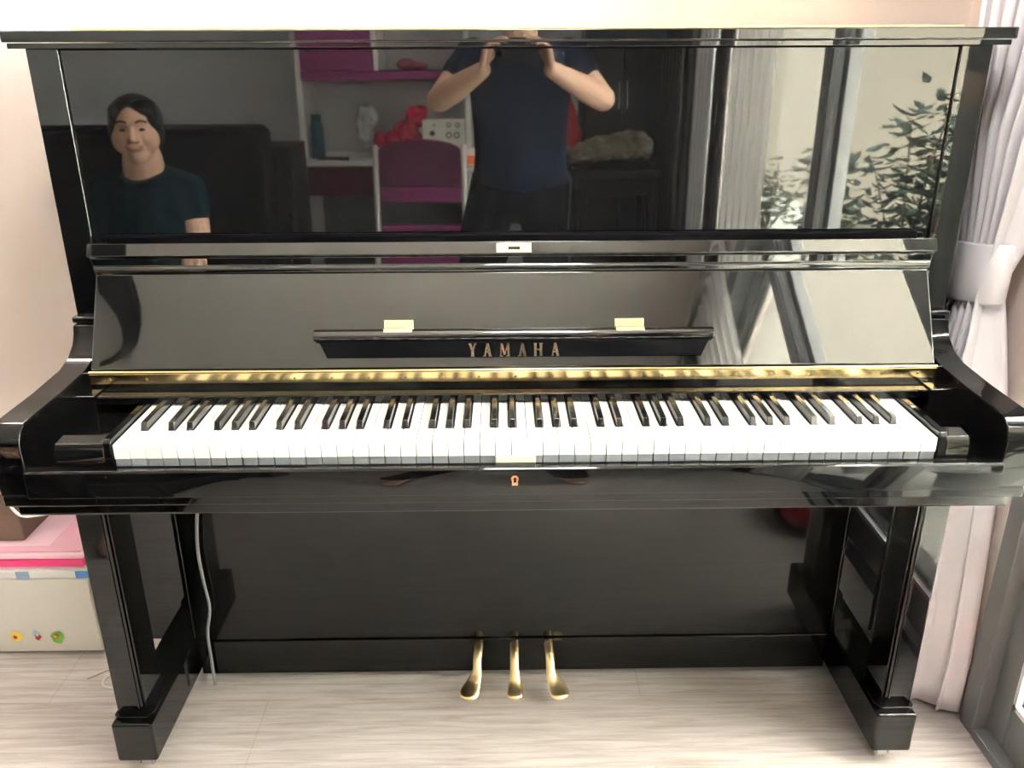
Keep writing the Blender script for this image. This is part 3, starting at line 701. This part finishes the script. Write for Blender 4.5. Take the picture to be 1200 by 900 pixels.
def face_parts(parent, g, R, s=1., smile=False):
    for q in (-1, 1):
        bm = B(); ell(bm, g((q * .030, .070, .008)), (.0125 * s, .0105 * s, (.0045 if smile else .0078) * s), R, 14, 10); e = obj('eye', bm, mat('eye_white', (.6, .58, .55), .2), parent, smooth=180)
        bm = B(); ell(bm, g((q * .030, .0785, .0075)), ((.009 if smile else .0058) * s, .003 * s, (.0042 if smile else .0058) * s), R, 12, 8); obj('iris', bm, mat('dark_iris', (.02, .012, .01), .1), parent, smooth=180)
        bm = B(); tube(bm, smoothpts([g((q * .014, .088, .030)), g((q * .030, .089, .036)), g((q * .048, .078, .030))], 4), .0032 * s, 8); obj('eyebrow', bm, HAIR, parent, smooth=180)
    bm = B(); tube(bm, smoothpts([g((-.026, .080, -.045)), g((-.012, .0895, -.052)), g((.0, .092, -.054)), g((.012, .0895, -.052)), g((.026, .080, -.045))], 4), [.0015 * s] + [.004 * s] * 15 + [.0015 * s], 8)
    obj('mouth', bm, mat('lips', (.38, .12, .1), .4), parent, smooth=180)
def hand(bm, wrist, dirn, palm_n, curl=1.0, s=1., thumb=1):
    """fingers leave along dirn; palm_n faces what is held; thumb on side given by sign"""
    d = Vector(dirn).normalized(); n = Vector(palm_n).normalized(); n = (n - d * n.dot(d)).normalized(); sd = d.cross(n) * thumb
    w = Vector(wrist)
    for k in range(5):
        q = (k - 2) * .0125 * s; capsule(bm, w + d * .012 * s + sd * q * .7, w + d * .085 * s + sd * q * 1.25, .0125 * s, .0115 * s, 12)
    for k, L in zip(range(4), (.068, .078, .073, .056)):
        b = w + d * .085 * s + sd * ((1.5 - k) * .0205) * s; p = b; a = 0.12
        for seg, f in enumerate((.45, .31, .24)):
            a += .42 * curl; q = p + (d * math.cos(a) + n * math.sin(a)) * L * f * s
            capsule(bm, p, q, (.0092 - .0008 * seg) * s, (.0086 - .0008 * seg) * s, 10); p = q
    b = w + d * .028 * s + sd * .026 * s; p = b
    for r, v in ((.0125, d * .55 + sd * .75 + n * .25), (.0105, d * .8 + sd * .35 + n * .5 * curl), (.0095, d * .75 + sd * .05 + n * .65 * curl)):
        q = p + v.normalized() * .032 * s; capsule(bm, p, q, r * s, r * .9 * s, 10); p = q
# --- standing man taking the picture
MX, MY = .052, -1.46
MN = empty('person', (MX, MY, 0), 'standing person in a navy T-shirt holding up a phone with both hands', 'person')
bm = B()
hc = (MX, MY + .03, 1.50)
g, R = head(bm, hc, 0, math.radians(-12), 1.0)
cap(bm, ((MX, MY - .01, 1.27), .06), ((MX, MY + .01, 1.42), .056))
# trunk
ell(bm, (MX, MY, 1.16), (.155, .10, .17)); ell(bm, (MX, MY, .98), (.135, .095, .14)); ell(bm, (MX, MY, .88), (.13, .09, .09))
cap(bm, ((MX - .14, MY, 1.265), .055), ((MX + .14, MY, 1.265), .055))
PH = Vector((.036, -1.176, 1.268))
for s in (-1, 1):
    sh = Vector((MX + s * .175, MY, 1.265)); el = Vector((MX + s * .282, -1.345, 1.128)); wr = Vector((PH.x + s * .112, -1.212, 1.225))
    cap(bm, (sh, .052), (el, .041)); cap(bm, (el, .043), (el.lerp(wr, .35), .044), (wr, .027))
    hand(bm, wr, (-s * .15, .20, .75) if 0 else (s * -.25, .28, .85), (-s * .8, .3, 0), 1.15, .92, thumb=s)
    hip = Vector((MX + s * .085, MY, .82)); kn = Vector((.155 if s > 0 else -.15, MY + .03, .46)); an = Vector((.20 if s > 0 else -.36, MY + .05, .09))
    cap(bm, (hip, .080), (kn, .052)); cap(bm, (kn, .054), (kn.lerp(an, .3), .056), (an, .036)); cap(bm, (an + Vector((0, -.03, -.04)), .036), (an + Vector((s * .01, .14, -.055)), .030))
body = blob('body', bm, SKIN, MN, .0048, 3)
face_parts(MN, g, R)
bm = B(); E = lambda p, r: ell(bm, g(p), r, R)
E((0, -.022, .040), (.083, .096, .088)); E((0, -.05, -.01), (.074, .062, .075)); E((0, .045, .088), (.055, .035, .025)); E((.05, .03, .075), (.025, .04, .03)); E((-.05, .03, .075), (.025, .04, .03))
blob('hair', bm, HAIR, MN, .006, 3)
bm = B()
# shirt: closed shell a little larger than the trunk, flared hem
prof = [(1.325, .085, .062, 0), (1.31, .135, .085, 0), (1.28, .185, .10, 0), (1.22, .190, .118, 0), (1.12, .178, .128, 0), (1.02, .168, .128, 0), (.93, .166, .126, .002), (.86, .172, .128, .006), (.82, .178, .132, .010)]
N = 48; rings = []
for z, rx, ry, fl in prof:
    rings.append([bm.verts.new((MX + rx * math.copysign(abs(math.cos(2 * PI * k / N)) ** .8, math.cos(2 * PI * k / N)) + fl * math.sin(5 * 2 * PI * k / N),
                                MY + ry * math.sin(2 * PI * k / N) + fl * math.cos(7 * 2 * PI * k / N), z + .012 * (math.sin(3 * 2 * PI * k / N) if fl else 0))) for k in range(N)])
for a, b_ in zip(rings, rings[1:]):
    for k in range(N): bm.faces.new((a[k], a[(k + 1) % N], b_[(k + 1) % N], b_[k]))
bm.faces.new(rings[0]); bm.faces.new(rings[-1][::-1])
for s in (-1, 1):
    sh = Vector((MX + s * .165, MY, 1.262)); el = Vector((MX + s * .282, -1.345, 1.128)); cap(bm, (sh, .066), (sh.lerp(el, .42), .062))
shirt = blob('shirt', bm, NAVY, MN, .006, 4)
bm = B()
for s in (-1, 1):
    hip = Vector((MX + s * .08, MY, .83)); kn = Vector((.155 if s > 0 else -.15, MY + .03, .46)); an = Vector((.20 if s > 0 else -.36, MY + .05, .12))
    cap(bm, (hip, .104), (kn, .068), (an, .056))
ell(bm, (MX, MY, .87), (.168, .120, .12)); ell(bm, (MX, MY, .78), (.13, .10, .10)); blob('trousers', bm, PANTS, MN, .007, 4)
# phone: lens side faces the piano, the camera sits at its lens
PHN = empty('mobile_phone', (PH.x, PH.y, PH.z), 'dark mobile phone held up sideways by the standing person', 'phone')
bm = B(); box(bm, -.036, .106, -1.1725, -1.1655, 1.237, 1.302); obj('phone_body', bm, mat('graphite_glass', (.02, .02, .022), .12), PHN, .003, 4)
bm = B(); box(bm, -.0345, .1045, -1.1732, -1.1726, 1.2385, 1.3005); obj('screen', bm, mat('dark_screen', (.03, .03, .03), .08), PHN)
bm = B(); bmesh.ops.create_cone(bm, cap_ends=True, segments=24, radius1=.008, radius2=.0075, depth=.002, matrix=Matrix.Translation((-.0199, -1.1645, 1.2717)) @ Matrix.Rotation(PI / 2, 4, 'X')); obj('lens', bm, mat('lens_glass', (.01, .01, .015), .05), PHN)
# --- seated woman
WX, WY = -1.215, -1.20
WN = empty('person', (WX, WY, 0), 'smiling seated person with tied-back dark hair and dark teal T-shirt', 'person')
bm = B()
g, R = head(bm, (-1.195, -1.125, 1.045), math.radians(-14), math.radians(2), .96)
for q in (-1, 1): ell(bm, g((q * .038, .034, -.026)), (.036, .036, .042))
ell(bm, g((0, .036, -.068)), (.040, .036, .033))
cap(bm, ((WX, WY + .01, .87), .072), ((-1.20, WY + .045, .96), .062))
ell(bm, (WX, WY, .74), (.15, .105, .15)); ell(bm, (WX, WY, .56), (.15, .115, .13)); ell(bm, (WX, WY - .02, .47), (.175, .14, .10))
cap(bm, ((WX - .12, WY, .86), .048), ((WX + .12, WY, .86), .048))
for s in (-1, 1):
    sh = Vector((WX + s * .138, WY, .845)); el = Vector((WX + s * .165, WY + .05, .635)); wr = Vector((WX + s * .08, WY + .22, .54))
    cap(bm, (sh, .05), (sh.lerp(el, .5), .047), (el, .04)); cap(bm, (el, .04), (wr, .027))
    hand(bm, wr, (-s * .5, .6, -.12), (0, 0, -1), .5, .88, thumb=-s)
    hip = Vector((WX + s * .09, WY, .46)); kn = Vector((WX + s * .12, WY + .42, .46)); an = Vector((WX + s * .12, WY + .44, .09))
    cap(bm, (hip, .09), (kn, .056)); cap(bm, (kn, .055), (kn.lerp(an, .3), .054), (an, .036)); cap(bm, (an + Vector((0, -.03, -.04)), .034), (an + Vector((0, .14, -.055)), .028))
blob('body', bm, SKIN, WN, .0045, 2)
face_parts(WN, g, R, .96, True)
bm = B(); E = lambda p, r: ell(bm, g(p), r, R)
E((0, -.026, .034), (.085, .094, .084)); E((0, -.07, -.005), (.074, .055, .072)); E((.070, -.016, .012), (.017, .048, .062)); E((-.070, -.016, .012), (.017, .048, .062)); E((.040, .042, .080), (.040, .030, .026)); E((-.056, .026, .058), (.020, .032, .032)); E((.064, .026, .055), (.018, .032, .040))
E((0, -.125, .03), (.04, .035, .04))
blob('hair', bm, HAIR, WN, .005, 3)
bm = B()
for c, r in (((WX, WY, .82), (.155, .10, .075)), ((WX, WY, .72), (.160, .125, .16)), ((WX, WY, .58), (.165, .138, .16)), ((WX, WY, .50), (.19, .15, .09))): ell(bm, c, r)
for s in (-1, 1):
    sh = Vector((WX + s * .136, WY, .845)); el = Vector((WX + s * .165, WY + .05, .635)); cap(bm, ((WX + s * .055, WY, .885), .050), (sh, .060), (sh.lerp(el, .30 if s > 0 else .75), .060 if s > 0 else .052))
ell(bm, (WX + .01, WY + .02, .885), (.092, .072, .042))
blob('shirt', bm, TEAL, WN, .006, 5)
bm = B()
for s in (-1, 1):
    hip = Vector((WX + s * .09, WY, .465)); kn = Vector((WX + s * .12, WY + .42, .465)); an = Vector((WX + s * .12, WY + .44, .10))
    cap(bm, (hip, .10), (kn, .072), (an, .055))
ell(bm, (WX, WY - .02, .475), (.19, .15, .085)); blob('trousers', bm, PANTS, WN, .007, 4)

# ------------------------------------------------------------------ potted shrubs on the balcony
LEAF = mat('leaf_green', (.045, .075, .05), .5, noise=.4, scale=6); LEAF2 = mat('leaf_pale', (.14, .22, .10), .5, noise=.3, scale=6)
BARK = mat('stem', (.12, .08, .05), .8); TERRA = mat('pale_grey_glaze', (.55, .55, .53), .5)
def shrub(x, y, h, n, rad, lab, ls=.075, m=LEAF, seed=1):
    rnd = random.Random(seed)
    r = empty('potted_shrub', (x, y, -.02), lab, 'plant', 'potted shrubs on the balcony')
    bm = B(); tube(bm, [(x, y, -.019), (x, y, .24), (x, y, .25), (x, y, .28)], [.10, .14, .155, .155], 24); obj('pot', bm, TERRA, r, smooth=40)
    bs = B(); bl = B(); tips = []
    for k in range(9):
        a = rnd.uniform(0, 2 * PI); q = rnd.uniform(.2, 1); top = Vector((x + rad * q * math.cos(a), y + rad * q * math.sin(a), h * rnd.uniform(.6, 1)))
        mid = Vector((x, y, .27)).lerp(top, .5) + Vector((rnd.uniform(-.03, .03), rnd.uniform(-.03, .03), .03))
        pts = smoothpts([(x, y, .26), mid, top], 6); tube(bs, pts, [.006 - .004 * i / len(pts) for i in range(len(pts))], 6); tips.append(pts)
    obj('stems', bs, BARK, r, smooth=60)
    for k in range(n):
        pts = rnd.choice(tips); p = pts[rnd.randrange(4, len(pts))] + Vector((rnd.gauss(0, .05), rnd.gauss(0, .05), rnd.gauss(0, .04)))
        a = rnd.uniform(0, 2 * PI); d = Vector((math.cos(a), math.sin(a), rnd.uniform(-.6, .5))).normalized(); u, v = frame_of(d); L = ls * rnd.uniform(.6, 1.2); w = L * .2
        t = rnd.uniform(-.6, .6); u2 = u * math.cos(t) + v * math.sin(t); v2 = d.cross(u2)
        c = [p, p + d * L * .3 + u2 * w, p + d * L * .65 + u2 * w * .8, p + d * L - v2 * L * .12, p + d * L * .65 - u2 * w * .8, p + d * L * .3 - u2 * w]
        ml = p + d * L * .45 + v2 * w * .35
        vs = [bl.verts.new(q) for q in c]; vm = bl.verts.new(ml)
        for i in range(6): bl.faces.new((vs[i], vs[(i + 1) % 6], vm))
    o = obj('foliage', bl, m, r); o['kind'] = 'stuff'
shrub(1.36, -1.10, 1.17, 950, .25, 'tall dense shrub in a pale grey pot nearest the piano end', .075, LEAF, 3)
shrub(1.34, -1.80, .93, 380, .15, 'lower loose shrub in a pale grey pot at the middle of the balcony', .08, LEAF, 5)
shrub(1.5, -.55, .95, 260, .2, 'bushy pale shrub in a pale grey pot beside the pier', .07, LEAF2, 8)
shrub(1.55, -3.3, .72, 260, .30, 'small dark shrub in a pale grey pot at the far end of the balcony', .08, LEAF, 11)

# ------------------------------------------------------------------ light and world
w = bpy.data.worlds.new('w'); S.world = w; w.use_nodes = True; nt = w.node_tree
bg = nt.nodes['Background']; bg.inputs[0].default_value = (.80, .88, 1.0, 1); bg.inputs[1].default_value = 4.0
sun = bpy.data.lights.new('sun', 'SUN'); sun.energy = 105; sun.angle = .01; sun.color = (1, .95, .86)
so = bpy.data.objects.new('sun', sun); link(so)
so.rotation_euler = Vector((-.36, .10, .93)).to_track_quat('Z', 'Y').to_euler()
pt = bpy.data.lights.new('door_portal', 'AREA'); pt.shape = 'RECTANGLE'; pt.size = 2.7; pt.size_y = 2.3
pt.cycles.is_portal = True
po = bpy.data.objects.new('door_portal', pt); link(po); po.location = (XR + .16, -1.2, 1.15); po.rotation_euler = Vector((1, 0, 0)).to_track_quat('Z', 'Y').to_euler()

# ------------------------------------------------------------------ camera
cam = bpy.data.cameras.new('camera'); co = bpy.data.objects.new('camera', cam); link(co)
cam.sensor_fit = 'HORIZONTAL'; cam.sensor_width = 36; cam.lens = 994.59 / 1200 * 36; cam.clip_start = .004
pit, yaw, rol = [math.radians(a) for a in (21.2272, .6816, -.238)]
fw = Vector((math.sin(yaw) * math.cos(pit), math.cos(yaw) * math.cos(pit), -math.sin(pit)))
rt = Vector((math.cos(yaw), -math.sin(yaw), 0)); up = rt.cross(fw)
r2 = rt * math.cos(rol) + up * math.sin(rol); u2 = -rt * math.sin(rol) + up * math.cos(rol)
M = Matrix((( r2.x, u2.x, -fw.x), (r2.y, u2.y, -fw.y), (r2.z, u2.z, -fw.z))).to_4x4(); M.translation = (-.0199, -1.1578, 1.2717)
co.matrix_world = M
S.camera = co
S.view_settings.view_transform = 'Standard'; S.view_settings.look = 'None'; S.view_settings.gamma = 1; S.view_settings.use_curve_mapping = False
S.view_settings.exposure = 1.94
c = S.cycles
c.use_denoising = True; c.max_bounces = 10; c.diffuse_bounces = 5; c.glossy_bounces = 5; c.sample_clamp_indirect = 8
